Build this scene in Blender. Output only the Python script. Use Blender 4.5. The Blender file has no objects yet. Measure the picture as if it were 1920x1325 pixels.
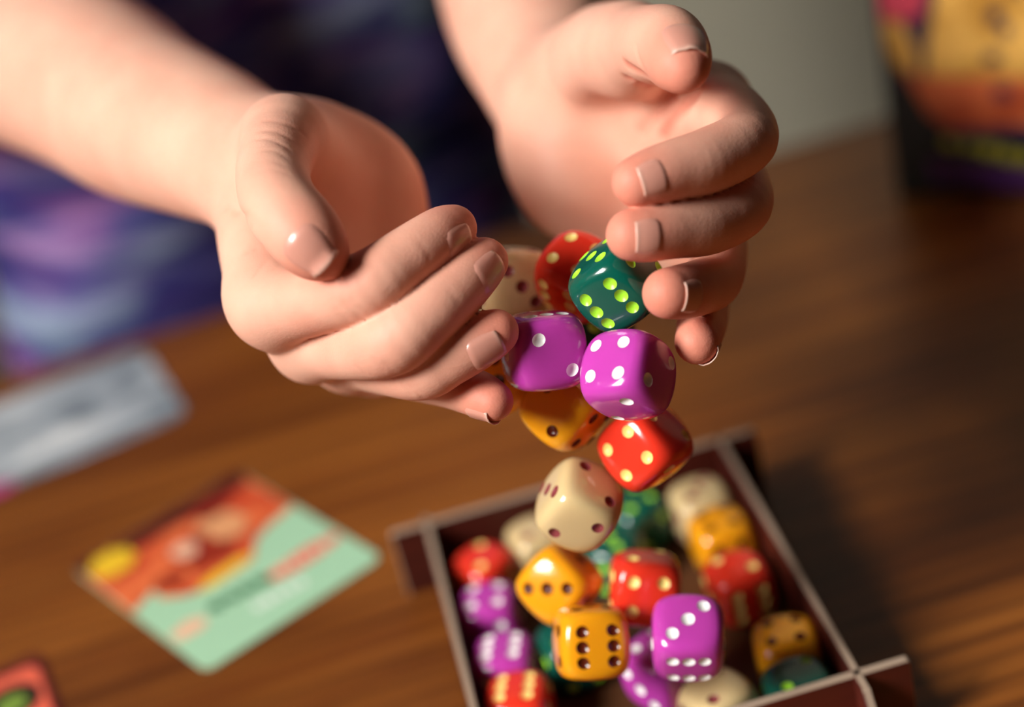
import bpy, bmesh, math, random
import numpy as np
from mathutils import Vector, Matrix
from mathutils.geometry import delaunay_2d_cdt

random.seed(7)
SC = bpy.context.scene
COL = SC.collection

# ------------------------------------------------------------------ camera
F = 3200.0                      # focal length in pixels of the 1920x1325 frame (60 mm on 36 mm)
PITCH, ROLL = math.radians(28.0), math.radians(14.0)
CAM = np.array([0.0, 0.0, 0.282])      # table top is z = 0
_right = np.array([1.0, 0, 0]); _up = np.array([0, math.sin(PITCH), math.cos(PITCH)])
FWD = np.array([0, math.cos(PITCH), -math.sin(PITCH)])
XR = math.cos(ROLL) * _right - math.sin(ROLL) * _up
UP = math.sin(ROLL) * _right + math.cos(ROLL) * _up
cam_d = bpy.data.cameras.new('camera'); cam = bpy.data.objects.new('camera', cam_d); COL.objects.link(cam)
cam.matrix_world = Matrix(((XR[0], UP[0], -FWD[0], CAM[0]), (XR[1], UP[1], -FWD[1], CAM[1]),
                           (XR[2], UP[2], -FWD[2], CAM[2]), (0, 0, 0, 1)))
cam_d.sensor_fit = 'HORIZONTAL'; cam_d.sensor_width = 36.0; cam_d.lens = 36.0 * F / 1920.0
cam_d.clip_start = 0.02; cam_d.clip_end = 30
cam_d.dof.use_dof = True; cam_d.dof.focus_distance = 0.350; cam_d.dof.aperture_fstop = 4.4
SC.camera = cam

# ------------------------------------------------------------------ light
SC.view_settings.view_transform = 'Standard'; SC.view_settings.look = 'None'
SC.view_settings.gamma = 1.0; SC.view_settings.exposure = 0.0; SC.view_settings.use_curve_mapping = False
SC.cycles.use_denoising = True
world = bpy.data.worlds.new('world'); SC.world = world; world.use_nodes = True
_bg = world.node_tree.nodes['Background']; _bg.inputs[0].default_value = (0.9, 0.85, 0.78, 1); _bg.inputs[1].default_value = 0.012
WIN_C = Vector((-1.05, -0.26, 1.03)); WIN_W, WIN_H = 0.62, 0.72
lt = bpy.data.lights.new('window_daylight', 'AREA'); lt.shape = 'RECTANGLE'; lt.size = WIN_H; lt.size_y = WIN_W
lt.energy = 84; lt.color = (1.0, 0.975, 0.935)
lo = bpy.data.objects.new('window_daylight', lt); COL.objects.link(lo)
lo.location = WIN_C + Vector((-0.03, 0, 0)); lo.rotation_euler = (0, -math.pi / 2, 0)

# ------------------------------------------------------------------ helpers
def cam2world(P):               # camera millimetres (x right, y down, z depth) -> world metres
    P = np.asarray(P, float) / 1000.0
    return CAM + P[..., 0:1] * XR - P[..., 1:2] * UP + P[..., 2:3] * FWD
def cm(px, py, z):              # a point seen at a pixel and lying z millimetres deep, camera millimetres
    return np.array([(px - 960.0) / F * z, (py - 662.5) / F * z, z])
def cmw(px, py, z): return cam2world(cm(px, py, z))
def ray(px, py):
    return (px - 960.0) / F * XR - (py - 662.5) / F * UP + FWD
def onz(px, py, h):             # the point at height h (m) under a pixel
    d = ray(px, py); return CAM + d * ((h - CAM[2]) / d[2])
def dirw(v):                    # camera direction -> world direction
    return v[0] * XR - v[1] * UP + v[2] * FWD

def lin(r, g, b):
    f = lambda c: (c / 255 / 12.92) if c <= 10 else ((c / 255 + 0.055) / 1.055) ** 2.4
    return (f(r), f(g), f(b), 1.0)

def mesh_obj(name, verts, faces, mat=None, parent=None, smooth=True):
    me = bpy.data.meshes.new(name); me.from_pydata([tuple(v) for v in verts], [], [tuple(f) for f in faces])
    if smooth: me.shade_smooth()
    o = bpy.data.objects.new(name, me); COL.objects.link(o)
    if mat: me.materials.append(mat)
    if parent: o.parent = parent
    return o
def bm_obj(name, bm, mat=None, parent=None, smooth=False):
    me = bpy.data.meshes.new(name); bm.to_mesh(me); bm.free()
    if smooth: me.shade_smooth()
    o = bpy.data.objects.new(name, me); COL.objects.link(o)
    if mat: me.materials.append(mat)
    if parent: o.parent = parent
    return o
def box_bm(x0, x1, y0, y1, z0, z1, bev=0.0, seg=2):
    bm = bmesh.new(); bmesh.ops.create_cube(bm, size=1)
    for v in bm.verts:
        v.co = Vector((x0 + (v.co.x + .5) * (x1 - x0), y0 + (v.co.y + .5) * (y1 - y0), z0 + (v.co.z + .5) * (z1 - z0)))
    if bev: bmesh.ops.bevel(bm, geom=bm.edges[:], offset=bev, segments=seg, affect='EDGES', profile=0.5)
    return bm
def prism_bm(pts, z0, z1, bev=0.0):
    bm = bmesh.new()
    f = bm.faces.new([bm.verts.new((x, y, z0)) for x, y in pts])
    r = bmesh.ops.extrude_face_region(bm, geom=[f])
    for v in r['geom']:
        if isinstance(v, bmesh.types.BMVert): v.co.z = z1
    bmesh.ops.recalc_face_normals(bm, faces=bm.faces[:])
    if bev: bmesh.ops.bevel(bm, geom=bm.edges[:], offset=bev, segments=1, affect='EDGES')
    return bm
def empty(name, loc=(0, 0, 0), rz=0.0):
    o = bpy.data.objects.new(name, None); o.empty_display_size = 0.02; COL.objects.link(o)
    o.location = loc; o.rotation_euler = (0, 0, rz); return o
def tag(o, label=None, cat=None, group=None, kind=None):
    if label: o['label'] = label
    if cat: o['category'] = cat
    if group: o['group'] = group
    if kind: o['kind'] = kind
    return o

# ------------------------------------------------------------------ materials
def mat(name, color, rough=0.5, sss=0.0, sssr=(1, .3, .1), scale=0.002, coat=0.0, spec=0.5):
    m = bpy.data.materials.new(name); m.use_nodes = True
    b = m.node_tree.nodes['Principled BSDF']
    b.inputs['Base Color'].default_value = color; b.inputs['Roughness'].default_value = rough
    b.inputs['Subsurface Weight'].default_value = sss; b.inputs['Subsurface Radius'].default_value = sssr
    b.inputs['Subsurface Scale'].default_value = scale; b.inputs['Coat Weight'].default_value = coat
    b.inputs['Specular IOR Level'].default_value = spec
    return m
def N(m, t, **kw):
    n = m.node_tree.nodes.new(t)
    for k, v in kw.items(): setattr(n, k, v)
    return n
def L(m, a, b): m.node_tree.links.new(a, b)
def bsdf(m): return m.node_tree.nodes['Principled BSDF']
def ramp(m, stops, interp='LINEAR'):
    r = N(m, 'ShaderNodeValToRGB'); e = r.color_ramp; e.interpolation = interp
    while len(e.elements) < len(stops): e.elements.new(0.5)
    for i, (p, c) in enumerate(stops): e.elements[i].position = p; e.elements[i].color = c
    return r
def noise(m, vec, scale, detail=3, rough=0.55, dist=0.0):
    n = N(m, 'ShaderNodeTexNoise'); n.inputs['Scale'].default_value = scale; n.inputs['Detail'].default_value = detail
    n.inputs['Roughness'].default_value = rough; n.inputs['Distortion'].default_value = dist
    if vec is not None: L(m, vec, n.inputs['Vector'])
    return n
def mapping(m, scale=(1, 1, 1), coord='Object', rot=(0, 0, 0)):
    tc = N(m, 'ShaderNodeTexCoord'); mp = N(m, 'ShaderNodeMapping')
    mp.inputs['Scale'].default_value = scale; mp.inputs['Rotation'].default_value = rot
    L(m, tc.outputs[coord], mp.inputs['Vector']); return mp.outputs['Vector']
def mix(m, fac, a, b, mode='MIX'):
    n = N(m, 'ShaderNodeMix', data_type='RGBA', blend_type=mode)
    for s, v in ((n.inputs[0], fac), (n.inputs[6], a), (n.inputs[7], b)):
        if hasattr(v, 'links'): L(m, v, s)
        else: s.default_value = v
    return n.outputs[2]
def bump(m, h, strength=0.3, dist=0.001, prev=None):
    n = N(m, 'ShaderNodeBump'); n.inputs['Strength'].default_value = strength; n.inputs['Distance'].default_value = dist
    L(m, h, n.inputs['Height'])
    if prev is not None: L(m, prev, n.inputs['Normal'])
    return n.outputs['Normal']

# wood of the table: long grain along the table's own x
M_WOOD = mat('table_wood', lin(110, 62, 22), 0.46, spec=.4)
v = mapping(M_WOOD, (2.2, 26, 26)); n1 = noise(M_WOOD, v, 1.0, 5, .62, .6)
v2 = mapping(M_WOOD, (5, 210, 210)); n2 = noise(M_WOOD, v2, 1.0, 3, .6)
v3 = mapping(M_WOOD, (1.2, 5.5, 5.5)); n3 = noise(M_WOOD, v3, 1.0, 3, .5, .4)
r1 = ramp(M_WOOD, [(0.30, lin(88, 38, 8)), (0.47, lin(126, 70, 20)), (0.56, lin(142, 84, 28)), (0.72, lin(102, 48, 11))])
L(M_WOOD, n1.outputs[0], r1.inputs[0])
r3 = ramp(M_WOOD, [(0.35, (.66, .60, .56, 1)), (0.65, (1.1, 1.08, 1.05, 1))]); L(M_WOOD, n3.outputs[0], r3.inputs[0])
r2 = ramp(M_WOOD, [(0.36, (.58, .52, .46, 1)), (0.5, (1, 1, 1, 1)), (0.66, (1.22, 1.24, 1.3, 1))]); L(M_WOOD, n2.outputs[0], r2.inputs[0])
c = mix(M_WOOD, 1.0, r1.outputs[0], r3.outputs[0], 'MULTIPLY'); c = mix(M_WOOD, 0.95, c, r2.outputs[0], 'MULTIPLY')
L(M_WOOD, c, bsdf(M_WOOD).inputs['Base Color'])
L(M_WOOD, bump(M_WOOD, n2.outputs[0], .15, .0006), bsdf(M_WOOD).inputs['Normal'])

M_WALL = mat('wall_paint', lin(236, 229, 204), 0.85)
n = noise(M_WALL, mapping(M_WALL, (1, 1, 1)), 60, 4); L(M_WALL, bump(M_WALL, n.outputs[0], .1, .002), bsdf(M_WALL).inputs['Normal'])
M_FLOOR = mat('floor_laminate', lin(96, 72, 48), 0.5)
n = noise(M_FLOOR, mapping(M_FLOOR, (3, 40, 1)), 1, 4); r = ramp(M_FLOOR, [(.3, lin(84, 60, 38)), (.7, lin(112, 84, 56))])
L(M_FLOOR, n.outputs[0], r.inputs[0]); L(M_FLOOR, r.outputs[0], bsdf(M_FLOOR).inputs['Base Color'])
M_FRAME = mat('window_frame_paint', lin(230, 228, 220), 0.4)

# ------------------------------------------------------------------ the room
FLOOR_Z = -0.74
def slab(name, x0, x1, y0, y1, z0, z1, m):
    o = bm_obj(name, box_bm(x0, x1, y0, y1, z0, z1), m); o['kind'] = 'structure'; return o
slab('floor', -1.2, 2.4, -2.2, 1.9, FLOOR_Z - .05, FLOOR_Z, M_FLOOR)
slab('wall_back', -1.2, 2.4, 1.80, 1.90, FLOOR_Z, 1.95, M_WALL)
slab('baseboard_back', -1.05, 2.4, 1.785, 1.80, FLOOR_Z, FLOOR_Z + .09, M_FRAME)
bm = bmesh.new()
wy0, wy1, wz0, wz1 = WIN_C.y - WIN_W / 2, WIN_C.y + WIN_W / 2, WIN_C.z - WIN_H / 2, WIN_C.z + WIN_H / 2
for (a, b, c_, d) in ((-2.2, wy0, FLOOR_Z, 1.95), (wy1, 1.80, FLOOR_Z, 1.95), (wy0, wy1, FLOOR_Z, wz0), (wy0, wy1, wz1, 1.95)):
    t = box_bm(-1.15, -1.05, a, b, c_, d); me = bpy.data.meshes.new('t'); t.to_mesh(me); t.free(); bm.from_mesh(me); bpy.data.meshes.remove(me)
o = bm_obj('wall_left', bm, M_WALL); o['kind'] = 'structure'
win = empty('window_1', (-1.05, WIN_C.y, wz0)); win['kind'] = 'structure'
for i, (a, b, c_, d) in enumerate(((-WIN_W / 2, -WIN_W / 2 + .05, 0, WIN_H), (WIN_W / 2 - .05, WIN_W / 2, 0, WIN_H), (-WIN_W / 2, WIN_W / 2, 0, .05), (-WIN_W / 2, WIN_W / 2, WIN_H - .05, WIN_H))):
    bm_obj('window_frame', box_bm(-.01, .025, a, b, c_, d, .004), M_FRAME, win)
bm_obj('window_sill', box_bm(-.02, .09, -WIN_W / 2 - .05, WIN_W / 2 + .05, -.03, 0, .005), M_FRAME, win)

# ------------------------------------------------------------------ the table
e0, e1 = onz(0, 705, 0), onz(1640, 222, 0)
TAB_RZ = math.atan2(e1[1] - e0[1], e1[0] - e0[0])
table = empty('wooden_table', (float((e0[0] + e1[0]) / 2), float((e0[1] + e1[1]) / 2), 0), TAB_RZ)
tag(table, 'brown wooden table with streaked grain under the tray and cards', 'table')
bm_obj('tabletop', box_bm(-0.92, 0.92, -0.95, 0, -0.03, 0, .003), M_WOOD, table)
for (x0, x1, y0, y1) in ((-.86, .86, -.075, -.055), (-.86, .86, -.895, -.875), (-.88, -.86, -.875, -.075), (.86, .88, -.875, -.075)):
    bm_obj('apron', box_bm(x0, x1, y0, y1, -.12, -.03), M_WOOD, table)
for x in (-.87, .87):
    for y in (-.07, -.88):
        bm = box_bm(x - .03, x + .03, y - .03, y + .03, FLOOR_Z, -.03, .004)
        for vv in bm.verts:
            if vv.co.z < -.4: vv.co.x = x + (vv.co.x - x) * .7; vv.co.y = y + (vv.co.y - y) * .7
        bm_obj('leg', bm, M_WOOD, table)

# ------------------------------------------------------------------ dice
DIE_N, DIE_R, DIE_H = 9.0, 1.33, 8.15          # edge sharpness, radius of the cutting sphere, half edge in mm
PIPS = {1: [(0, 0)], 2: [(1, 1), (-1, -1)], 3: [(1, 1), (0, 0), (-1, -1)], 4: [(1, 1), (1, -1), (-1, 1), (-1, -1)],
        5: [(1, 1), (1, -1), (-1, 1), (-1, -1), (0, 0)], 6: [(1, 1), (1, 0), (1, -1), (-1, 1), (-1, 0), (-1, -1)]}
PIP_R, PIP_D, PIP_S = 0.185, 0.085, 0.44
_tpl = {}
def face_template(count, rot):
    """flat die face in [-1,1]^2 with round holes; returns body triangles and one bowl per pip"""
    key = (count, rot)
    if key in _tpl: return _tpl[key]
    g = [math.tan(t) for t in np.linspace(-math.pi / 4, math.pi / 4, 13)]
    pts, loops = [], []
    cs = [((u * PIP_S, v_ * PIP_S) if not rot else (-v_ * PIP_S, u * PIP_S)) for u, v_ in PIPS[count]]
    for x in g:
        for y in g:
            if all((x - a) ** 2 + (y - b) ** 2 > (PIP_R * 1.18) ** 2 for a, b in cs): pts.append((x, y))
    edges = []
    K = 18
    for a, b in cs:
        i0 = len(pts)
        for k in range(K):
            t = 2 * math.pi * k / K; pts.append((a + PIP_R * math.cos(t), b + PIP_R * math.sin(t)))
        edges += [(i0 + k, i0 + (k + 1) % K) for k in range(K)]
        loops.append((a, b))
    vs, _, fs, *_r = delaunay_2d_cdt([Vector(p) for p in pts], edges, [], 0, 1e-6)
    vs = np.array([(p.x, p.y) for p in vs]); keep = []
    for f in fs:
        c_ = vs[list(f)].mean(0)
        if any((c_[0] - a) ** 2 + (c_[1] - b) ** 2 < (PIP_R * .97) ** 2 for a, b in loops): continue
        keep.append(tuple(f))
    bowls = []
    for a, b in loops:
        P, D, Fc = [], [], []
        rings = (1.0, .8, .55, .28)
        for rr in rings:
            for k in range(K):
                t = 2 * math.pi * k / K; P.append((a + rr * PIP_R * math.cos(t), b + rr * PIP_R * math.sin(t))); D.append(PIP_D * (1 - rr * rr))
        P.append((a, b)); D.append(PIP_D)
        for r_ in range(3):
            for k in range(K):
                k2 = (k + 1) % K; Fc.append((r_ * K + k, r_ * K + k2, (r_ + 1) * K + k2, (r_ + 1) * K + k))
        for k in range(K): Fc.append((3 * K + k, 3 * K + (k + 1) % K, 4 * K))
        bowls.append((np.array(P), np.array(D), Fc))
    _tpl[key] = (vs, keep, bowls); return _tpl[key]
AXES = {'z': ((0, 0, 1), (1, 0, 0), (0, 1, 0)), '-z': ((0, 0, -1), (0, 1, 0), (1, 0, 0)), 'x': ((1, 0, 0), (0, 1, 0), (0, 0, 1)),
        '-x': ((-1, 0, 0), (0, 0, 1), (0, 1, 0)), 'y': ((0, 1, 0), (0, 0, 1), (1, 0, 0)), '-y': ((0, -1, 0), (1, 0, 0), (0, 0, 1))}
def surf(P):
    """cube cut by a sphere, all edges eased"""
    q = (P * P).sum(1) / DIE_R ** 2
    s = ((np.abs(P) ** DIE_N).sum(1) + q ** (DIE_N / 2)) ** (1 / DIE_N); X = P / s[:, None]
    n = np.sign(X) * np.abs(X) ** (DIE_N - 1) + ((X * X).sum(1) / DIE_R ** 2)[:, None] ** (DIE_N / 2 - 1) * X / DIE_R ** 2
    return X, n / np.linalg.norm(n, axis=1)[:, None]
def die_mat(name, col, sss, rad, rough=.16):
    m = mat(name, col, rough, sss, rad, .006, coat=.3)
    return m
DM = {'purple': die_mat('purple_plastic', lin(190, 66, 170), .35, (1, .25, .8)), 'red': die_mat('red_plastic', lin(230, 56, 36), .25, (1, .15, .08)),
      'yellow': die_mat('amber_plastic', lin(240, 160, 22), .35, (1, .5, .08)), 'cream': die_mat('ivory_plastic', lin(214, 188, 138), .25, (1, .8, .5)),
      'green': die_mat('green_plastic', lin(8, 84, 70), .15, (.2, 1, .7))}
PM = {'purple': mat('white_pip', lin(244, 242, 240), .3), 'red': mat('pale_yellow_pip', lin(250, 222, 132), .35), 'yellow': mat('brown_pip', lin(84, 26, 10), .22),
      'cream': mat('maroon_pip', lin(132, 58, 62), .22), 'green': mat('lime_pip', lin(160, 224, 52), .35)}
OPP = {'z': '-z', 'x': '-x', 'y': '-y'}
def die(color, R3, pos, counts, rots, label, group):
    """R3: columns are the die's x, y, z axes in the world; counts for faces z, x, y (opposites make seven)"""
    cnt = {}; rt = {}
    for k, c_, r_ in zip('zxy', counts, rots): cnt[k] = c_; rt[k] = r_; cnt[OPP[k]] = max(1, min(6, 7 - c_)); rt[OPP[k]] = r_
    root = empty(color + '_die'); tag(root, label, 'die', group)
    M4 = Matrix(((*R3[0], pos[0]), (*R3[1], pos[1]), (*R3[2], pos[2]), (0, 0, 0, 1))); root.matrix_world = M4
    V, Fa, NN = [], [], []; bowls = []
    for ax, (nz, u, w) in AXES.items():
        vs, fs, bw = face_template(cnt[ax], rt[ax]); nz, u, w = map(np.array, (nz, u, w))
        X, n = surf(nz + vs[:, :1] * u + vs[:, 1:] * w); off = sum(len(a) for a in V)
        V.append(X); NN.append(n); Fa += [tuple(i + off for i in f) for f in fs]
        for P, D, Fc in bw:
            X, n = surf(nz + P[:, :1] * u + P[:, 1:] * w); bowls.append((X - D[:, None] * nz, Fc))
    V = np.concatenate(V) * DIE_H / 1000; NN = np.concatenate(NN)
    body = mesh_obj('die_body', V, Fa, DM[color], root)
    body.data.normals_split_custom_set_from_vertices([tuple(x) for x in NN])
    for X, Fc in bowls: mesh_obj('pip', X * DIE_H / 1000, Fc, PM[color], root)
    return root
def cdir(x, y):
    return np.array([x, y, -math.sqrt(max(0, 1 - x * x - y * y))])
def ori(nA, nB):
    a = cdir(*nA); a /= np.linalg.norm(a); b = cdir(*nB); b = b - (b @ a) * a; b /= np.linalg.norm(b)
    A, B = dirw(a), dirw(b); C = np.cross(A, B)
    return np.stack([B, C, A], 1)          # x = B, y = C, z = A
def yaw_ori(deg):
    t = math.radians(deg); return np.array([[math.cos(t), -math.sin(t), 0], [math.sin(t), math.cos(t), 0], [0, 0, 1.0]])
GA, GT = 'dice tumbling from the cupped hands', 'dice lying in the cardboard tray'
TILT = {}
# falling and held dice: colour, pixel, depth, face A (count, normal), face B, count of face C, pattern turns, label
AIR = [
 ('purple', 1019, 657, 357, (2, (.30, .12)), (6, (-.03, -.97)), 3, (0, 1, 0), 'purple die showing two pips, pressed against the ring fingertip at left'),
 ('purple', 1178, 703, 351, (4, (-.60, -.42)), (2, (-.24, .86)), 2, (0, 0, 0), 'purple die with white pips falling just below the green die'),
 ('green', 1157, 531, 354, (6, (-.26, .56)), (5, (-.72, -.52)), 3, (1, 0, 0), 'dark green die with lime pips gripped between two fingertips'),
 ('red', 1085, 519, 377, (4, (-.15, -.62)), (6, (-.62, .5)), 3, (0, 0, 0), 'red die partly hidden behind the green die between the hands'),
 ('cream', 960, 530, 393, (3, (.28, .15)), (4, (.1, -.93)), 5, (0, 0, 0), 'cream die behind the middle and ring fingertips between the hands'),
 ('yellow', 1063, 762, 374, (2, (-.5, .04)), (4, (.55, .62)), 3, (1, 0, 0), 'amber die falling below the two purple dice'),
 ('red', 1210, 836, 372, (4, (-.56, .16)), (3, (.5, .8)), 2, (0, 0, 1), 'red die falling under the right purple die above the tray'),
 ('cream', 1086, 946, 374, (2, (-.12, .64)), (2, (.48, -.62)), 3, (1, 1, 0), 'cream die with brown pips falling in mid air over the tray'),
 ('yellow', 1050, 1094, 402, (3, (-.40, .02)), (5, (.62, .66)), 1, (0, 0, 0), 'amber die showing a row of three pips, over the tray'),
 ('yellow', 1108, 1203, 384, (6, (.15, -.03)), (4, (-.97, .04)), 2, (0, 0, 0), 'amber die showing six brown pips straight to the camera'),
 ('red', 1208, 1101, 398, (4, (.03, .16)), (2, (.04, -.97)), 5, (0, 0, 0), 'red die showing four pale pips behind the bright pink-purple die'),
 ('purple', 1290, 1196, 378, (3, (-.08, -.64)), (6, (-.05, .76)), 5, (1, 1, 0), 'bright purple die with three and six white pips above the tray front'),
 ('green', 1112, 632, 392, (3, (0, -.3)), (2, (.6, .2)), 1, (0, 0, 0), 'dark green die hidden behind the two purple dice'),
 ('yellow', 942, 692, 384, (3, (-.1, .3)), (5, (.5, -.7)), 1, (0, 0, 0), 'amber die almost hidden behind the ring and little fingertips'),
 ('green', 893, 580, 412, (3, (-.2, .1)), (5, (.3, -.8)), 1, (0, 0, 0), 'dark green die in the shadow beside the held cream die'),
]
for (c_, px, py, z, A, B, cc, rots, lab) in AIR:
    die(c_, ori(A[1], B[1]), cmw(px, py, z), (A[0], B[0], cc), rots, lab, GA)
# dice lying in the tray: colour, pixel of the die centre, height of the centre (m), yaw, top count, x count, y count, turns, label
LYING = [
 ('red', 912, 1084, .0105, 40, 2, 3, 1, (0, 0, 0), 'red die showing two pips in the back left tray corner'),
 ('purple', 921, 1160, .0105, -8, 4, 1, 5, (0, 0, 0), 'purple die showing four pips against the left tray wall'),
 ('purple', 951, 1256, .0105, -12, 6, 3, 2, (0, 0, 0), 'purple die showing six pips against the left tray wall'),
 ('red', 977, 1333, .0105, -12, 6, 4, 5, (0, 0, 0), 'red die showing six pips at the front of the left tray wall'),
 ('yellow', 1011, 1416, .0105, -10, 4, 1, 2, (0, 0, 0), 'amber die cut by the lower picture edge beside the red six'),
 ('green', 1074, 1226, .0105, 12, 3, 1, 2, (0, 0, 0), 'green die lying under the amber dice'),
 ('cream', 1012, 1030, .0105, 15, 2, 1, 3, (0, 0, 0), 'cream die lying behind the falling cream die'),
 ('green', 1194, 978, .0105, 30, 4, 1, 5, (0, 0, 0), 'green die with large lime pips lying below the falling red die'),
 ('green', 1152, 1052, .0105, 60, 3, 1, 2, (0, 0, 0), 'green die lying at the middle of the tray floor'),
 ('cream', 1316, 958, .0105, 12, 3, 2, 1, (0, 0, 0), 'cream die lying in the back right tray corner'),
 ('yellow', 1354, 1016, .0115, 8, 4, 5, 1, (0, 0, 0), 'amber die between the cream and red dice along the right wall'),
 ('red', 1386, 1102, .0110, 10, 2, 4, 1, (1, 0, 0), 'red die showing two pips along the right tray wall'),
 ('purple', 1240, 1256, .0165, 40, 5, 4, 6, (0, 0, 0), 'purple die lying underneath the bright purple die'),
 ('cream', 1350, 1332, .0105, 28, 2, 1, 4, (0, 0, 0), 'cream die at the tray front beside the green die'),
 ('yellow', 1478, 1228, .0105, -6, 4, 5, 6, (0, 0, 0), 'amber die showing four pips near the front right tray corner'),
 ('green', 1502, 1310, .0105, 4, 2, 4, 1, (0, 0, 0), 'green die showing two lime pips behind the front tray wall'),
]
for (c_, px, py, h, yaw, a, b, cc, rots, lab) in LYING:
    die(c_, yaw_ori(yaw), onz(px, py, h), (a, b, cc), rots, lab, GT)
# ------------------------------------------------------------------ cardboard dice tray of slotted panels
TH = .022                                   # wall height
M_TRAY = mat('printed_cardboard', lin(84, 26, 14), .5)
n = noise(M_TRAY, mapping(M_TRAY, (8, 60, 60)), 1, 4, .6); r = ramp(M_TRAY, [(.35, lin(50, 11, 5)), (.65, lin(88, 27, 12))])
L(M_TRAY, n.outputs[0], r.inputs[0]); L(M_TRAY, r.outputs[0], bsdf(M_TRAY).inputs['Base Color'])
M_CORE = mat('greyboard_edge', lin(160, 138, 118), .8)
n = noise(M_CORE, mapping(M_CORE, (1, 1, 1)), 900, 2); L(M_CORE, bump(M_CORE, n.outputs[0], .3, .0004), bsdf(M_CORE).inputs['Normal'])
M_TFLOOR = mat('tray_floor_print', lin(80, 44, 18), .55)
bl, br, fr = onz(800, 982, TH), onz(1349, 825, TH), onz(1609, 1264, TH)
TRZ = (math.atan2(br[1] - bl[1], br[0] - bl[0]) + math.atan2(fr[0] - br[0], br[1] - fr[1])) / 2
_tx, _ty = np.array([math.cos(TRZ), math.sin(TRZ), 0]), np.array([-math.sin(TRZ), math.cos(TRZ), 0])
TW = float((br - bl) @ _tx + (fr - bl) @ _tx) / 2; TDp = float((br - fr) @ _ty + (bl - fr) @ _ty) / 2
tray = empty('dice_tray', (float(bl[0]), float(bl[1]) + .0008, 0), TRZ)
tag(tray, 'open dark red cardboard tray of slotted panels holding dice', 'tray')
TT = .0022
bm_obj('tray_floor', box_bm(0, TW, -TDp, 0, .0004, .0022), M_TFLOOR, tray)
def panel(axis, pos, a, b, c_=.004):
    """a wall panel standing along one axis with tabs past the corners; its cut edges show greyboard"""
    h = TH
    prof = [(a, .0002), (b, .0002), (b, h - c_), (b - c_ * .7, h), (a + c_ * .7, h), (a, h - c_)]
    bm = bmesh.new(); lo_ = []; hi_ = []
    for (s, z) in prof:
        p, q = ((s, pos - TT / 2, z), (s, pos + TT / 2, z)) if axis == 'x' else ((pos - TT / 2, s, z), (pos + TT / 2, s, z))
        lo_.append(bm.verts.new(p)); hi_.append(bm.verts.new(q))
    f1 = bm.faces.new(lo_); f2 = bm.faces.new(hi_[::-1]); k = len(prof)
    for i in range(k):
        f = bm.faces.new((lo_[i], hi_[i], hi_[(i + 1) % k], lo_[(i + 1) % k])); f.material_index = 1
    bmesh.ops.recalc_face_normals(bm, faces=bm.faces[:])
    o = bm_obj('wall_panel', bm, M_TRAY, tray); o.data.materials.append(M_CORE)
    bv = o.modifiers.new('edge', 'BEVEL'); bv.width = .0003; bv.segments = 1
    return o
TABL = .0125
panel('x', 0, -TABL * .85, TW + TABL * .85, .001)
panel('x', -TDp, -TABL, TW + TABL, .0008)
panel('y', 0, -TDp - TABL * .7, TABL * .5)
panel('y', TW, -TDp - TABL * .75, TABL * .3)
# ------------------------------------------------------------------ cards on the table
def card(name, corners, th=.0006, rad=.004):
    """rounded card whose corners (top left, top right, bottom right, bottom left of its print) lie under four pixels; local x, y run over the card"""
    P = [onz(*p, 0) if len(p) == 2 else np.array(p) for p in corners]; c0 = sum(P) / 4
    ex = ((P[1] - P[0]) + (P[2] - P[3])) / 2; ey = ((P[0] - P[3]) + (P[1] - P[2])) / 2
    w, h = np.linalg.norm(ex), np.linalg.norm(ey); rz = math.atan2(ex[1], ex[0])
    o_pts = []
    for sx, sy, a0 in ((1, 1, 0), (-1, 1, 90), (-1, -1, 180), (1, -1, 270)):
        for k in range(6):
            t = math.radians(a0 + 18 * k); o_pts.append((sx * (w / 2 - rad) + rad * math.cos(t), sy * (h / 2 - rad) + rad * math.sin(t)))
    root = empty(name, (float(c0[0]), float(c0[1]), 0), rz)
    return root, o_pts, float(w), float(h), th
def flat(name, pts, z0, z1, m, parent, label=None):
    o = bm_obj(name, prism_bm(pts, z0, z1), m, parent)
    if label: o['label'] = label
    return o
def blob(cx, cy, rx, ry, n=14, wob=.0, seed=0, rot=0):
    rnd = random.Random(seed); out = []
    for k in range(n):
        t = 2 * math.pi * k / n; q = 1 + wob * (rnd.random() * 2 - 1); x, y = rx * q * math.cos(t), ry * q * math.sin(t)
        out.append((cx + x * math.cos(rot) - y * math.sin(rot), cy + x * math.sin(rot) + y * math.cos(rot)))
    return out
M_MINT = mat('mint_print', lin(168, 214, 178), .45); M_ORANGE = mat('orange_print', lin(226, 104, 58), .45); M_MAROON = mat('maroon_print', lin(80, 18, 18), .45)
n = noise(M_ORANGE, mapping(M_ORANGE, (1, 1, 1)), 55, 3); r = ramp(M_ORANGE, [(.38, lin(196, 66, 36)), (.6, lin(236, 120, 68))])
L(M_ORANGE, n.outputs[0], r.inputs[0]); L(M_ORANGE, r.outputs[0], bsdf(M_ORANGE).inputs['Base Color'])
M_YEL = mat('yellow_print', lin(240, 196, 44), .45); M_RED = mat('coral_print', lin(236, 92, 84), .45); M_DKGREEN = mat('dark_green_print', lin(30, 104, 62), .45)
M_WHITE = mat('white_print', lin(226, 240, 226), .45); M_PEACH = mat('peach_print', lin(240, 190, 158), .45); M_RUST = mat('rust_print', lin(150, 44, 24), .45); M_TAN = mat('tan_print', lin(226, 160, 110), .45)
M_STOCK = mat('card_stock', lin(196, 190, 176), .6)

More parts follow.
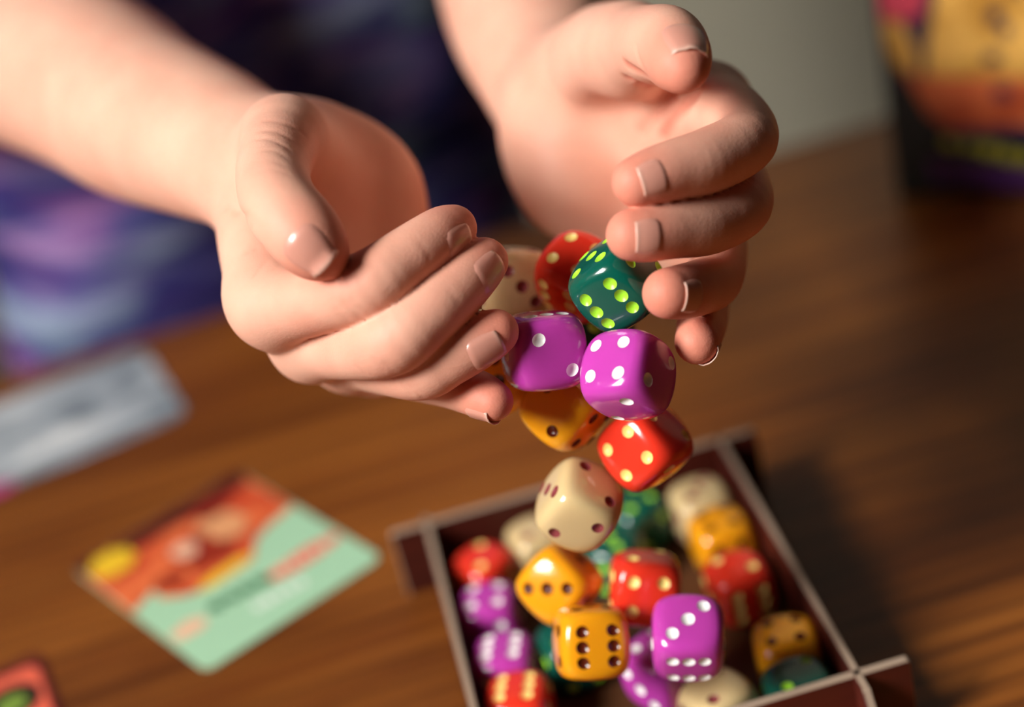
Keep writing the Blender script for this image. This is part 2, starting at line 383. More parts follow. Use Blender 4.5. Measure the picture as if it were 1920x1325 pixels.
root, op, w, h, th = card('playing_card', [(138, 1066), (447, 888), (718, 1045), (388, 1265)])
tag(root, 'small card with orange picture and mint green lower half on the table', 'card')
flat('card_body', op, .0002, th, M_MINT, root)
Z = th
def loc2(root, px, py, z):
    q = onz(px, py, z); v_ = Matrix.Rotation(-root.rotation_euler[2], 2) @ Vector((q[0] - root.location.x, q[1] - root.location.y)); return v_.x, v_.y
def inside(pts, w, h, e=.0004): return [(max(-w / 2 + e, min(w / 2 - e, x)), max(-h / 2 + e, min(h / 2 - e, y))) for x, y in pts]
K = lambda L_: inside([loc2(root, px, py, th) for px, py in L_], w, h)
flat('picture_panel', K([(110, 1066), (300, 950), (455, 860), (552, 945), (503, 985), (480, 1010), (474, 1048), (422, 1085), (350, 1116), (302, 1121), (287, 1106), (238, 1156), (190, 1130)]), Z, Z + .0001, M_ORANGE, root)
flat('top_band', K([(100, 1066), (290, 940), (440, 860), (475, 885), (466, 905), (400, 945), (300, 1004), (176, 1076), (130, 1100)]), Z + .0001, Z + .0002, M_MAROON, root)
bx_, by_ = loc2(root, 211, 1056, th)
flat('badge', inside([(bx_ + .0082 * (1 if k % 2 else .82) * math.cos(k * math.pi / 8), by_ + .0082 * (1 if k % 2 else .82) * math.sin(k * math.pi / 8)) for k in range(16)], w, h), Z + .0002, Z + .0003, M_YEL, root, 'yellow starburst')
def spot(name, px, py, rx, ry, m, lvl, seed, rot=0, wob=.2, label=None):
    x, y = loc2(root, px, py, th); flat(name, inside(blob(x, y, rx, ry, 14, wob, seed, rot), w, h), Z + .0001 * lvl, Z + .0001 * (lvl + 1), m, root, label)
spot('picture_figure', 385, 1020, .011, .013, M_RUST, 1, 3, -.5); spot('picture_figure', 420, 985, .007, .009, M_TAN, 2, 5, .4); spot('picture_figure', 345, 1032, .004, .005, M_PEACH, 2, 6)
spot('picture_figure', 318, 1090, .006, .0045, M_RUST, 2, 16); spot('picture_figure', 420, 1075, .011, .0028, M_YEL, 2, 7, .1); spot('picture_figure', 400, 955, .006, .005, M_RUST, 2, 11)
spot('red_banner', 570, 1044, .0135, .0036, M_RED, 0, 8, .0, .08, 'coral lettering strip')
for k in range(5): spot('banner_mark', 530 + 20 * k, 1064 - 10 * k, .0011, .002, M_PEACH, 1, 20 + k)
for k in range(4): spot('dark_lettering', 405 + 29 * k, 1135 - 15.5 * k, .0024, .0028, M_DKGREEN, 0, 30 + k)
for k in range(5): spot('white_lettering', 484 + 20 * k, 1136 - 11 * k, .0016, .0022, M_WHITE, 0, 40 + k)
spot('small_seal', 355, 1178, .0058, .0038, M_PEACH, 0, 9, .0, .1)

c1_ = onz(76, 1221, 0); dn_ = onz(114, 1325, 0) - c1_; dn_ /= np.linalg.norm(dn_); lf_ = np.array([dn_[1], -dn_[0], 0])
root, op, w, h, th = card('playing_card', [c1_ + lf_ * .063, c1_, c1_ + dn_ * .088, c1_ + lf_ * .063 + dn_ * .088])
tag(root, 'coral card with dark border cut by the lower left picture corner', 'card')
flat('card_body', op, .0002, th, M_MAROON, root)
Z = th
M_CORAL = mat('coral_panel_print', lin(232, 104, 78), .45)
flat('picture_panel', [(x * .93, y * .90 - h * .015) for x, y in op], Z, Z + .0001, M_CORAL, root)
lq = Vector(loc2(root, 22, 1318, th))
flat('dark_disc', blob(lq.x, lq.y, .0085, .0085, 20), Z + .0001, Z + .0002, mat('black_print', lin(34, 22, 20), .4), root)
flat('green_disc', blob(lq.x, lq.y - .001, .0045, .0045, 16), Z + .0002, Z + .0003, mat('green_dot_print', lin(120, 150, 60), .4), root)

root, op, w, h, th = card('picture_card', [(-260, 850), (268, 662), (352, 765), (-180, 1010)], rad=.006)
tag(root, 'blurred grey and white card lying near the far table edge', 'card')
M_GREY = mat('grey_print', lin(150, 160, 168), .4)
n = noise(M_GREY, mapping(M_GREY, (1, 2.2, 1)), 22, 3, .5, .8); r = ramp(M_GREY, [(.36, lin(104, 116, 126)), (.5, lin(172, 182, 190)), (.66, lin(226, 230, 230))])
L(M_GREY, n.outputs[0], r.inputs[0]); L(M_GREY, r.outputs[0], bsdf(M_GREY).inputs['Base Color'])
flat('card_body', op, .0002, th, M_GREY, root)
lq = Vector(loc2(root, -4, 918, th))
flat('pink_mark', blob(lq.x, lq.y, .006, .004, 14, .1, 2), th, th + .0001, mat('pink_print', lin(190, 60, 130), .4), root)
# ------------------------------------------------------------------ game box standing at the far right of the table
bp0 = onz(1682, 372, 0)
M_BOX = mat('dark_box_card', lin(20, 26, 22), .45); M_AMBERP = mat('amber_art', lin(214, 156, 62), .45)
n = noise(M_AMBERP, mapping(M_AMBERP, (1, 1, 1)), 45, 3); r = ramp(M_AMBERP, [(.4, lin(178, 124, 42)), (.6, lin(232, 176, 86))]); L(M_AMBERP, n.outputs[0], r.inputs[0]); L(M_AMBERP, r.outputs[0], bsdf(M_AMBERP).inputs['Base Color'])
M_RUSTA = mat('rust_art', lin(196, 88, 44), .45)
n = noise(M_RUSTA, mapping(M_RUSTA, (1, 1, 1)), 60, 3); r = ramp(M_RUSTA, [(.4, lin(160, 58, 26)), (.6, lin(210, 104, 58))]); L(M_RUSTA, n.outputs[0], r.inputs[0]); L(M_RUSTA, r.outputs[0], bsdf(M_RUSTA).inputs['Base Color'])
M_PURP = mat('purple_band', lin(92, 46, 116), .45); M_LIME = mat('olive_lettering', lin(176, 166, 48), .45); M_PINKA = mat('pink_art', lin(196, 62, 82), .45); M_NAVY = mat('navy_art', lin(34, 26, 60), .45)
BW, BHt, BD = .135, .165, .045
gb = empty('game_box', (float(bp0[0]), float(bp0[1]), 0), math.radians(-30))
tag(gb, 'dark board game box with amber and orange artwork standing at the far right', 'box')
bm_obj('box_body', box_bm(0, BW, 0, BD, .0002, BHt, .0012), M_BOX, gb)
def art(name, pts, m, lvl=1, label=None):
    """flat print on the box front: points as (metres from the left edge, metres up)"""
    bm = prism_bm(pts, 0, .00012)
    for v_ in bm.verts: v_.co = Vector((v_.co.x, -(lvl - 1) * .00012 - v_.co.z, v_.co.y))
    bmesh.ops.recalc_face_normals(bm, faces=bm.faces[:]); o = bm_obj(name, bm, m, gb)
    if label: o['label'] = label

def fp(px, py):
    """where the sight line of a pixel meets the box front, in front-face metres"""
    c_, s_ = math.cos(gb.rotation_euler[2]), math.sin(gb.rotation_euler[2]); n_ = np.array([s_, -c_, 0]); o_ = np.array([gb.location.x, gb.location.y, 0]); d_ = ray(px, py)
    q = CAM + d_ * (((o_ - CAM) @ n_) / (d_ @ n_)); r_ = q - o_
    return (min(BW - .002, max(.002, float(r_[0] * c_ + r_[1] * s_))), min(BHt - .002, max(.002, float(q[2]))))
def ell(px, py, rx, ry, rot=0, n_=14): return [fp(px + rx * math.cos(t) * math.cos(rot) - ry * math.sin(t) * math.sin(rot), py + rx * math.cos(t) * math.sin(rot) + ry * math.sin(t) * math.cos(rot)) for t in (2 * math.pi * k / n_ for k in range(n_))]
P_ = lambda L_: [fp(*p) for p in L_]
art('sky_panel', [(.004, .045), (BW - .004, .045), (BW - .004, BHt - .004), (.004, BHt - .004)], M_NAVY, 1, 'dark navy picture ground')
art('amber_shape', P_([(1735, 145), (1742, 60), (1752, 0), (1775, -150), (1880, -260), (2010, -200), (2180, 0), (2200, 170), (1900, 150)]), M_AMBERP, 2, 'amber house-like shape')
art('amber_shape', ell(1688, 88, 26, 62, -.42), M_AMBERP, 2)
art('rust_shape', P_([(1694, 134), (1740, 142), (1920, 146), (2200, 170), (2200, 262), (1900, 236), (1780, 246), (1738, 214)]), M_RUSTA, 3, 'rust orange lower shape')
art('pink_shape', P_([(1624, -60), (1740, -60), (1728, 30), (1680, 44), (1632, 36)]), M_PINKA, 2)
art('navy_strip', P_([(1770, 243), (1920, 236), (2200, 262), (2200, 284), (1790, 262)]), M_NAVY, 4)
art('purple_band', P_([(1738, 296), (1880, 312), (2200, 344), (2200, 390), (1885, 356), (1746, 338)]), M_PURP, 1, 'purple band along the foot')
for k, (x_, y_, rx, ry) in enumerate(((1782, 266, 17, 13), (1818, 270, 13, 13), (1853, 278, 19, 17), (1890, 290, 17, 15), (1925, 296, 16, 15), (1962, 302, 16, 15), (2000, 308, 16, 15), (2036, 314, 15, 15))): art('olive_lettering', ell(x_, y_, rx, ry, .2, 10), M_LIME, 2)
for x_, y_, rx, ry in ((1866, 28, 14, 17), (1886, 56, 12, 13), (1862, 108, 17, 12), (1905, -30, 14, 18), (1960, 20, 15, 18), (2010, 90, 15, 18), (1960, 190, 17, 13), (2060, 200, 17, 13), (1735, 40, 7, 24), (1880, 172, 18, 13)): art('dark_window', ell(x_, y_, rx, ry), M_NAVY, 5)
# ------------------------------------------------------------------ the person: an implicit surface of tapered chains, polygonised
def nrm(v): v = np.asarray(v, float); return v / np.linalg.norm(v)
def catmull(P, n):
    P = np.asarray(P, float); Q = np.vstack([2 * P[0] - P[1], P, 2 * P[-1] - P[-2]]); out = []
    for i in range(1, len(Q) - 2):
        a, b, c_, d = Q[i - 1:i + 3]
        for t in np.linspace(0, 1, n, endpoint=False):
            out.append(.5 * (2 * b + (c_ - a) * t + (2 * a - 5 * b + 4 * c_ - d) * t * t + (3 * b - a - 3 * c_ + d) * t ** 3))
    out.append(Q[-2]); return np.array(out)
class Chain:
    """spline of spheres (pixel, pixel, depth mm, radius mm); raw = plain millimetres"""
    def __init__(s, pts, n=5, raw=False):
        A = np.array([list(p[:3] if raw else cm(p[0], p[1], p[2])) + [p[3]] for p in pts], float); B = catmull(A, n)
        s.P, s.R = B[:, :3], B[:, 3]; s.key = A
        s.mid = (s.P[1:] + s.P[:-1]) / 2; s.hl = np.linalg.norm(s.P[1:] - s.P[:-1], axis=1) / 2 + np.maximum(s.R[1:], s.R[:-1])
    def near(s, c0):            # lower bound of each link's distance from a point
        return np.sqrt(((s.mid - c0) ** 2).sum(1)) - s.hl
    def d(s, X, idx=None):
        best = np.full(len(X), 1e3)
        for i in (range(len(s.P) - 1) if idx is None else idx):
            a, b = s.P[i], s.P[i + 1]; ab = b - a; q = X - a
            t = np.clip(q @ (ab / (ab @ ab)), 0, 1); q -= t[:, None] * ab; r = s.R[i] + t * (s.R[i + 1] - s.R[i])
            np.minimum(best, np.sqrt(np.einsum('ij,ij->i', q, q)) - r, out=best)
        return best
def smin(a, b, k):
    h = np.maximum(k - np.abs(a - b), 0) / k; return np.minimum(a, b) - h * h * k * .25
class Body:
    def __init__(s): s.core = []; s.fing = []; s.crease = []
    def all(s): return [c for c, k in s.core] + [c for c, k in s.fing]
    def eval(s, X, act=None):
        palm = fin = None
        for j, (c, k) in enumerate(s.core):
            if act is not None and not len(act[j]): continue
            dd = c.d(X, None if act is None else act[j]); palm = dd if palm is None else smin(palm, dd, k)
        for j, (c, k) in enumerate(s.fing, len(s.core)):
            if act is not None and not len(act[j]): continue
            dd = c.d(X, None if act is None else act[j]); fin = dd if fin is None else smin(fin, dd, .3)
        res = fin if palm is None else palm if fin is None else smin(palm, fin, 5.0)
        if res is None: return np.full(len(X), 1e3)
        for pl, w, dep in s.crease:
            m = np.full(len(X), 1e9)
            lo_, hi_ = pl.min(0) - 3 * w, pl.max(0) + 3 * w
            sel = np.all((X > lo_) & (X < hi_), axis=1)
            if not sel.any(): continue
            Y = X[sel]; mm = np.full(len(Y), 1e9)
            for i in range(len(pl) - 1):
                a, b = pl[i], pl[i + 1]; ab = b - a; q = Y - a; t = np.clip(q @ ab / (ab @ ab), 0, 1); q = q - t[:, None] * ab
                np.minimum(mm, (q * q).sum(1), out=mm)
            res[sel] += dep * np.exp(-mm / (w * w))
        return res
def polygonise(body, h, lo_, hi_):
    """surface nets over sparse blocks"""
    Bn = 14; lo_ = np.asarray(lo_, float); nb = np.ceil((np.asarray(hi_) - lo_) / (h * Bn)).astype(int)
    I = np.stack(np.meshgrid(*[np.arange(n_) for n_ in nb], indexing='ij'), -1).reshape(-1, 3)
    Cc = lo_ + (I + .5) * h * Bn; hd = h * Bn * .87
    chains = body.all(); dm = np.min([c.d(Cc) for c in chains], 0)
    sel = (dm < hd + 7) & (dm > -hd - 2); ks = np.nonzero(sel)[0]
    sel[ks] = np.abs(body.eval(Cc[ks])) < hd * 1.12 + .6
    stride = 1 << 20
    keys, pos, quads = [], [], []
    g = np.stack(np.meshgrid(*[np.arange(Bn + 1)] * 3, indexing='ij'), -1).reshape(-1, 3)
    EC, EP, EF = [], [], []
    for bi in np.nonzero(sel)[0]:
        act = [np.nonzero(c.near(Cc[bi]) < dm[bi] + 2 * hd + 14)[0] for c in chains]
        base = I[bi] * Bn; X = lo_ + (g + base) * h
        V = body.eval(X, act)
        if V.min() > 0 or V.max() < 0: continue
        V = V.reshape((Bn + 1,) * 3)
        for ax in range(3):
            s0 = [slice(0, Bn)] * 3; s1 = [slice(0, Bn)] * 3; s1[ax] = slice(1, Bn + 1)
            a, b = V[tuple(s0)], V[tuple(s1)]; cr = (a < 0) != (b < 0)
            ii = np.argwhere(cr)
            if not len(ii): continue
            va, vb = a[cr], b[cr]; t = va / (va - vb)
            gi = ii + base; p = lo_ + gi * h; p[:, ax] += t * h
            o1, o2 = (ax + 1) % 3, (ax + 2) % 3
            cells = []
            for d1, d2 in ((0, 0), (-1, 0), (-1, -1), (0, -1)):
                q = gi.copy(); q[:, o1] += d1; q[:, o2] += d2; q += 1
                cells.append((q[:, 0].astype(np.int64) * stride + q[:, 1]) * stride + q[:, 2])
            cells = np.stack(cells, 1); cells[va >= 0] = cells[va >= 0][:, ::-1]
            EC.append(cells); EP.append(p)
    EC = np.concatenate(EC); EP = np.concatenate(EP)
    u, inv = np.unique(EC.ravel(), return_inverse=True); inv = inv.reshape(EC.shape)
    acc = np.zeros((len(u), 3)); n_ = np.zeros(len(u))
    for k in range(4): np.add.at(acc, inv[:, k], EP); np.add.at(n_, inv[:, k], 1)
    return acc / n_[:, None], inv
def surface_depth(body, px, py, z0=300.0):
    d_ = nrm(cm(px, py, 1.0)); t = z0
    for _ in range(400):
        e = body.eval((d_ * t)[None])[0]; t += max(e * .9, .05)
        if e < .02: break
    return d_ * t
def crease(body, w, dep, *pts):
    return (catmull([surface_depth(body, *p) for p in pts], 5), w, dep)

HA, HB = Body(), Body()          # hand at the picture's left (A) and right (B), each with its arm
# --- hand A: forearm comes from the far left, palm faces right, thumb side up, fingers curl to the right
HA.core = [
 (Chain([(-330, -40, 640, 34), (-150, 30, 580, 32), (60, 100, 510, 28.6), (176, 156, 475, 25.6), (262, 212, 450, 23.2), (380, 262, 420, 19.5), (463, 300, 404, 17), (540, 330, 398, 17)]), 8),
 (Chain([(520, 350, 396, 14), (505, 415, 384, 12), (506, 490, 372, 10.6), (506, 572, 362, 8.2)]), 10),
 (Chain([(580, 350, 404, 13), (590, 480, 392, 11), (588, 580, 381, 9.5), (582, 645, 372, 7.6)]), 10),
 (Chain([(630, 350, 410, 13), (650, 500, 402, 10.5), (655, 600, 393, 9), (650, 665, 385, 7.2)]), 10),
 (Chain([(680, 365, 412, 10.5), (708, 500, 410, 9.5), (715, 600, 402, 8.5), (705, 675, 392, 6.8)]), 10),
 (Chain([(596, 294, 406, 10.5), (660, 322, 408, 10.5), (706, 366, 408, 10), (724, 440, 408, 9.5)]), 10),
 (Chain([(545, 330, 396, 13), (540, 290, 384, 11), (534, 262, 370, 8.8)]), 10),
]
A_thumb = Chain([(545, 300, 388, 10), (533, 260, 368, 8.6), (512, 322, 352, 7.7), (524, 380, 342, 7.7), (566, 434, 337, 7.7), (590, 462, 336, 6.7), (606, 478, 336, 5.0)])
A_index = Chain([(500, 560, 364, 8.4), (520, 572, 360, 8.2), (600, 562, 349, 7.0), (690, 534, 341, 7.0), (755, 490, 342, 6.4), (806, 455, 345, 6.0), (832, 438, 348, 5.7), (850, 428, 350, 4.9)])
A_mid = Chain([(580, 645, 373, 7.4), (660, 648, 356, 7.2), (735, 638, 343, 7.2), (800, 590, 342, 6.6), (856, 540, 345, 6.2), (888, 508, 348, 5.8), (908, 490, 350, 5.0)])
A_ring = Chain([(648, 665, 386, 7), (725, 682, 366, 6.8), (790, 690, 352, 6.7), (836, 670, 348, 6.2), (880, 648, 347, 5.8), (910, 632, 347, 5.4), (930, 622, 347, 4.7)])
A_pinky = Chain([(703, 675, 393, 6.4), (775, 700, 377, 5.8), (840, 716, 364, 5.5), (876, 730, 358, 5.1), (905, 742, 354, 4.8), (925, 752, 352, 4.2)])
HA.fing = [(A_thumb, 5), (A_index, 5), (A_mid, 5), (A_ring, 4.5), (A_pinky, 4.5)]
# --- hand B: forearm comes from the top, palm faces left and to the camera, fingers curl back to the left
HB.core = [
 (Chain([(900, -640, 690, 34), (935, -400, 625, 33), (965, -200, 560, 31), (1000, 0, 500, 26.5), (1030, 120, 462, 20.5), (1065, 210, 440, 17.5), (1100, 260, 430, 17)]), 8),
 (Chain([(1095, 215, 428, 13), (1160, 200, 418, 12), (1250, 190, 405, 10.5), (1335, 192, 390, 8.6)]), 10),
 (Chain([(1095, 260, 434, 13), (1180, 260, 426, 11.5), (1280, 272, 412, 9.5), (1350, 292, 400, 8)]), 10),
 (Chain([(1090, 300, 434, 12.5), (1170, 330, 428, 11), (1260, 372, 418, 9), (1325, 405, 408, 7.6)]), 10),
 (Chain([(1080, 330, 432, 12), (1150, 390, 428, 10), (1230, 440, 422, 8.5), (1290, 480, 414, 7)]), 10),
 (Chain([(1045, 250, 430, 12), (1068, 310, 424, 12.2), (1080, 356, 422, 11.5), (1130, 400, 424, 9.5)]), 10),
 (Chain([(1075, 170, 434, 14), (1110, 130, 418, 13.5), (1150, 105, 400, 11.8), (1182, 95, 384, 10)]), 10),
]
B_thumb = Chain([(1140, 112, 402, 11.5), (1182, 95, 382, 10), (1222, 84, 362, 8.4), (1250, 84, 350, 8.0), (1267, 103, 343, 7.2), (1276, 118, 339, 6.1), (1281, 128, 337.5, 5.0)])
B_index = Chain([(1320, 195, 392, 8.8), (1372, 220, 372, 7.6), (1398, 262, 353, 6.7), (1330, 300, 343, 6.6), (1260, 319, 338, 6.0), (1220, 332, 336, 5.6), (1194, 341, 335, 5.0)])
B_mid = Chain([(1345, 295, 402, 8), (1378, 335, 380, 7), (1390, 384, 357, 6.5), (1330, 420, 346, 6.2), (1260, 430, 340, 5.9), (1212, 438, 337, 5.6), (1185, 440, 336, 5.2)])
B_ring = Chain([(1322, 405, 410, 7.5), (1346, 460, 388, 6.6), (1340, 520, 364, 6.1), (1312, 538, 352, 5.8), (1276, 547, 343, 5.5), (1252, 550, 339, 5.1)])
B_pinky = Chain([(1288, 482, 416, 6.6), (1316, 540, 397, 5.9), (1318, 592, 377, 5.6), (1313, 620, 364, 5.2), (1307, 641, 354, 4.7)])
HB.fing = [(B_thumb, 5), (B_index, 5), (B_mid, 5), (B_ring, 4.5), (B_pinky, 4.5)]

HA.crease = [crease(HA, *c_) for c_ in (
 (.55, .28, (498, 226), (536, 232), (572, 253)), (.5, .28, (490, 245), (522, 248), (557, 270)), (.5, .28, (479, 259), (509, 262), (546, 283)),
 (.45, .22, (490, 283), (517, 283), (539, 297)), (.4, .16, (486, 302), (512, 301), (536, 312)), (.4, .15, (488, 320), (513, 317), (540, 327)),
 (.9, .55, (424, 390), (446, 397), (462, 406), (472, 426)), (.5, .25, (462, 476), (478, 467), (492, 460)), (.45, .2, (476, 517), (486, 504), (497, 490)), (.45, .2, (512, 505), (524, 493)),
 (.6, .3, (645, 568), (660, 580), (676, 592)), (.5, .2, (662, 560), (680, 574), (694, 584)), (.5, .2, (630, 582), (643, 592), (655, 600)),
 (.6, .3, (703, 676), (714, 686), (724, 696)), (.6, .3, (722, 683), (732, 692), (742, 700)), (.5, .25, (668, 687), (678, 695), (688, 703)),
 (.5, .25, (770, 725), (782, 735), (793, 745)), (.5, .22, (752, 716), (764, 730), (772, 740)),
 (.45, .18, (790, 455), (800, 470), (806, 484)), (.45, .18, (838, 540), (850, 553), (858, 566)))]
HB.crease = [crease(HB, *c_) for c_ in (
 (1.6, 2.2, (1258, 182), (1239, 204), (1218, 227), (1198, 248)), (1.5, 2.0, (1304, 178), (1280, 196), (1259, 222), (1243, 258)),
 (.7, .4, (1192, 86), (1198, 111), (1216, 144)), (1.2, .9, (1174, 122), (1195, 134), (1214, 147)), (1.5, 1.1, (1180, 150), (1200, 157), (1220, 166)),
 (8, 3.6, (1128, 228), (1150, 212)), 
 (.5, .1, (1318, 515), (1326, 540), (1322, 566)))]
M_SKIN = mat('skin', lin(228, 172, 146), .56, .16, (1, .35, .2), .004, spec=.3)
_ov = mapping(M_SKIN, (1, 1, 1))
at = N(M_SKIN, 'ShaderNodeAttribute', attribute_name='flush_crease_shade')
nb_ = noise(M_SKIN, _ov, 70, 3, .5); nb2 = noise(M_SKIN, _ov, 320, 2, .5)
r = ramp(M_SKIN, [(.30, lin(231, 179, 155)), (.70, lin(226, 165, 142))]); L(M_SKIN, nb_.outputs[0], r.inputs[0])
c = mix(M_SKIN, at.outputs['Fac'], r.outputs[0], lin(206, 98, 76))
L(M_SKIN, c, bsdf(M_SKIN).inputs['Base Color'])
vo = N(M_SKIN, 'ShaderNodeTexVoronoi'); vo.inputs['Scale'].default_value = 1900; L(M_SKIN, _ov, vo.inputs['Vector'])
b1 = bump(M_SKIN, vo.outputs['Distance'], .08, .0004); b2 = bump(M_SKIN, nb2.outputs[0], .07, .0008, b1)
L(M_SKIN, b2, bsdf(M_SKIN).inputs['Normal'])
M_NAIL = mat('fingernail', lin(226, 160, 142), .3, .2, (1, .4, .3), .003, coat=.2)
_na = N(M_NAIL, 'ShaderNodeAttribute', attribute_name='free_edge')
L(M_NAIL, mix(M_NAIL, _na.outputs['Fac'], lin(218, 148, 130), lin(230, 186, 168)), bsdf(M_NAIL).inputs['Base Color'])

person = empty('person', (-.10, .72, FLOOR_Z))
tag(person, 'seated child in a dark patterned shirt pouring dice from two cupped hands', 'person')
PBASE = np.array([-.10, .72, FLOOR_Z])
FINE = H_FINE if 'H_FINE' in globals() else 0.7
Vall, Qall, Fl, off = [], [], [], 0
for B_ in (HA, HB):
    ch = B_.all(); mn = np.min([(c_.P - c_.R[:, None]).min(0) - 5 for c_ in ch], 0); mx = np.max([(c_.P + c_.R[:, None]).max(0) + 5 for c_ in ch], 0)
    if True:
        V_, Q_ = polygonise(B_, FINE, mn, mx)
        tips = [c_.P[-1] for c_, k in B_.fing]; fl = np.zeros(len(V_))
        for c_, k in B_.fing:
            fl = np.maximum(fl, .75 * np.exp(-((V_ - c_.P[-1]) ** 2).sum(1) / 9.0 ** 2))
            for kp in c_.key[2:-2]: fl = np.maximum(fl, .22 * np.exp(-((V_ - kp[:3]) ** 2).sum(1) / 9.0 ** 2))
        for pl, w_, dep in B_.crease:           # folds are redder skin; the palm's deep red also stands in for crease shadow
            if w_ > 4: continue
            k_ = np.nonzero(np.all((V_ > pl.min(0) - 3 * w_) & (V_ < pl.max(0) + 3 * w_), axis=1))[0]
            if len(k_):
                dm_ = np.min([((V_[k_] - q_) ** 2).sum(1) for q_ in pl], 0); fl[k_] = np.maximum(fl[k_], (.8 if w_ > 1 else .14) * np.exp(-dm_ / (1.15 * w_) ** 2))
        Vall.append(V_); Qall.append(Q_ + off); Fl.append(fl); off += len(V_)
Vall = np.concatenate(Vall); Qall = np.concatenate(Qall); Fl = np.concatenate(Fl)
me = bpy.data.meshes.new('body'); W = cam2world(Vall) - PBASE
me.vertices.add(len(W)); me.vertices.foreach_set('co', W.astype(np.float32).ravel())
me.loops.add(Qall.size); me.loops.foreach_set('vertex_index', Qall.astype(np.int32).ravel())
me.polygons.add(len(Qall)); me.polygons.foreach_set('loop_start', np.arange(0, Qall.size, 4, dtype=np.int32))
me.update(calc_edges=True); me.validate(); me.shade_smooth()
fa = me.attributes.new('flush_crease_shade', 'FLOAT', 'POINT'); fa.data.foreach_set('value', Fl.astype(np.float32))
body = bpy.data.objects.new('body', me); COL.objects.link(body); me.materials.append(M_SKIN); body.parent = person
body['label'] = 'bare forearms and cupped hands'

def nail(ch, v, length=9.0, back=6.0, half=52, lift=.14):
    """a curved plate seated on the last joint of a finger; v = outward direction of the nail in camera axes"""
    tip = ch.P[-1]; a = nrm(ch.P[-1] - ch.P[-6]); d = nrm(np.asarray(v, float) - (np.asarray(v, float) @ a) * a); s_ = np.cross(a, d)
    nu, nv = 13, 13
    u, t = np.meshgrid(np.linspace(-1, 1, nu), np.linspace(0, 1, nv)); y = t * 2 - 1
    x = u * np.sqrt(np.where(y < 0, 1 - .31 * y * y, 1 - .21 * y * y)); y = y * np.sqrt(1 - .25 * u * u)     # rounded outline
    th = np.radians(half) * x; ss = -back + (y + 1) / 2 * length
    org = tip + a * ss[..., None]; dr = np.cos(th)[..., None] * d + np.sin(th)[..., None] * s_
    lo_, hi_ = np.zeros(nu * nv), np.full(nu * nv, 14.0); of, df = org.reshape(-1, 3), dr.reshape(-1, 3)
    for _ in range(20):
        m_ = (lo_ + hi_) / 2; ins = ch.d(of + df * m_[:, None]) < 0
        lo_ = np.where(ins, m_, lo_); hi_ = np.where(ins, hi_, m_)
    rad = lo_.reshape(nv, nu)
    for j in range(1, nv): rad[j] = np.where(ss[j] > 1.2, np.maximum(rad[j], rad[j - 1]), rad[j])          # the free edge leaves the pad
    tuck = lift - .55 * np.maximum(0, np.abs(u) - .72) / .28 - .5 * np.maximum(0, .16 - t) / .16
    pts = (org + dr * (rad + tuck)[..., None]).reshape(-1, 3); fe = np.clip((t - .9) / .06, 0, 1).ravel()
    fs = [(j * nu + i, j * nu + i + 1, (j + 1) * nu + i + 1, (j + 1) * nu + i) for j in range(nv - 1) for i in range(nu - 1)]
    o = mesh_obj('fingernail', cam2world(np.array(pts)) - PBASE, fs, M_NAIL, person)
    at_ = o.data.attributes.new('free_edge', 'FLOAT', 'POINT'); at_.data.foreach_set('value', np.array(fe, np.float32))
    so = o.modifiers.new('thick', 'SOLIDIFY'); so.thickness = .00022; so.offset = 0
    return o
nail(A_thumb, (.0, .25, -1), 10.0, 7.0, 44)
nail(A_index, (-.3, .7, -1.1), 8.2, 9.0, 48); nail(A_mid, (-.2, .65, -1), 8.4, 8.4, 48); nail(A_ring, (-.1, .8, -1), 8.0, 7.6, 48); nail(A_pinky, (-.2, 1, -.25), 7.0, 4.6, 48)
nail(B_thumb, (.3, -.35, -1), 9.2, 7.2, 54)
nail(B_index, (.4, 0, -.95), 5.8, 4.4, 46); nail(B_mid, (.6, .12, -.75), 5.8, 4.4, 46); nail(B_ring, (.5, .2, -.9), 6.4, 5.0, 46); nail(B_pinky, (.8, .65, .3), 7.0, 4.6, 46)

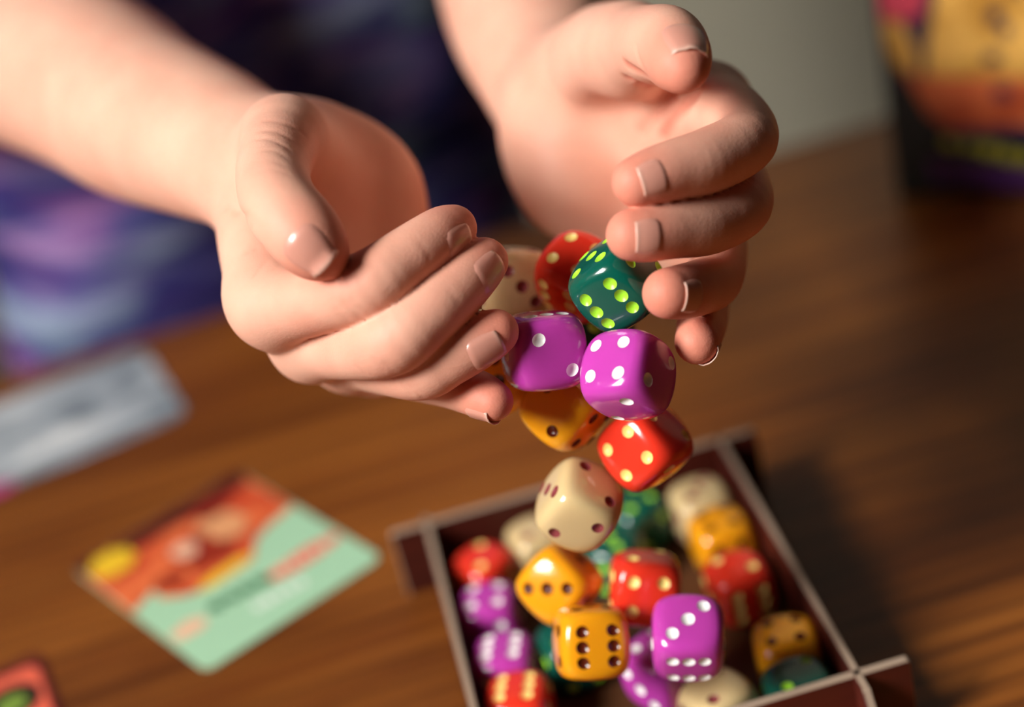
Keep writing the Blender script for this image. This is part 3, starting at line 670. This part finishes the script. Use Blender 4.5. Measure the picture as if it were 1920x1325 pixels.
# --- shirt: torso, shoulders and unseen sleeves, widened to shade the chest, as one garment
def w2mm(x, y, z, r): return (x * 1000, y * 1000, z * 1000, r)
ew = [cam2world(HA.core[0][0].P[0]), cam2world(HB.core[0][0].P[0])]
SH = Body()
for tx, ty in ((-.158, .775), (-.046, .86)):        # the trunk is turned a little, its right flank to the window
    SH.core.append((Chain([w2mm(tx * 1.08, ty, -.34, 92), w2mm(tx * 1.03, ty + .005, -.15, 82), w2mm(tx, ty, .0, 76), w2mm(tx * 1.02, ty + .01, .18, 80), w2mm(tx * 1.1, ty + .02, .33, 74)], 6, True), 45))
SH.core.append((Chain([w2mm(-.24, .80, .37, 46), w2mm(-.17, .825, .42, 46), w2mm(-.03, .87, .42, 46), w2mm(.04, .88, .37, 46)], 4, True), 50))
for e_, sx, sy in ((ew[0], -.245, .80), (ew[1], .05, .875)):
    SH.core.append((Chain([w2mm(sx, sy, .36, 60), w2mm(sx * .45 + e_[0] * .55, sy * .5 + e_[1] * .5, .36 * .5 + e_[2] * .5 + .015, 68), w2mm(e_[0], e_[1], e_[2], 55)], 6, True), 30))
ch = SH.all(); V_, Q_ = polygonise(SH, 5.0, np.min([(c_.P - c_.R[:, None]).min(0) - 20 for c_ in ch], 0), np.max([(c_.P + c_.R[:, None]).max(0) + 20 for c_ in ch], 0))
rs = np.random.default_rng(4)
fold = sum(a_ * np.sin(V_ @ np.array(k_) + p_) for a_, k_, p_ in ((2.2, (.03, .01, .055), .3), (1.6, (-.05, .02, .07), 1.2), (1.2, (.09, 0, .03), 2.0)))
V_[:, 1] += fold; V_[:, 0] += fold * .5
M_SHIRT = mat('printed_jersey', lin(40, 34, 92), .85)
sv = mapping(M_SHIRT, (7, 7, 34), rot=(0, .12, 0)); na = noise(M_SHIRT, sv, 1.0, 3, .55, .5); nc = noise(M_SHIRT, mapping(M_SHIRT, (6, 6, 26), rot=(0, .1, 0)), 1.7, 2, .5, .3)
ra = ramp(M_SHIRT, [(.36, lin(22, 18, 62)), (.48, lin(62, 58, 140)), (.56, lin(168, 164, 212)), (.62, lin(60, 84, 168)), (.74, lin(30, 28, 84))]); L(M_SHIRT, na.outputs[0], ra.inputs[0])
rc = ramp(M_SHIRT, [(.36, lin(160, 190, 200)), (.45, lin(44, 38, 116)), (.55, lin(66, 48, 130)), (.66, lin(196, 110, 176)), (.76, lin(120, 60, 120))]); L(M_SHIRT, nc.outputs[0], rc.inputs[0])
L(M_SHIRT, mix(M_SHIRT, .5, ra.outputs[0], rc.outputs[0]), bsdf(M_SHIRT).inputs['Base Color'])
mesh_obj('shirt', V_ / 1000 - PBASE, Q_.tolist(), M_SHIRT, person)['label'] = 'navy and purple streaky patterned shirt'
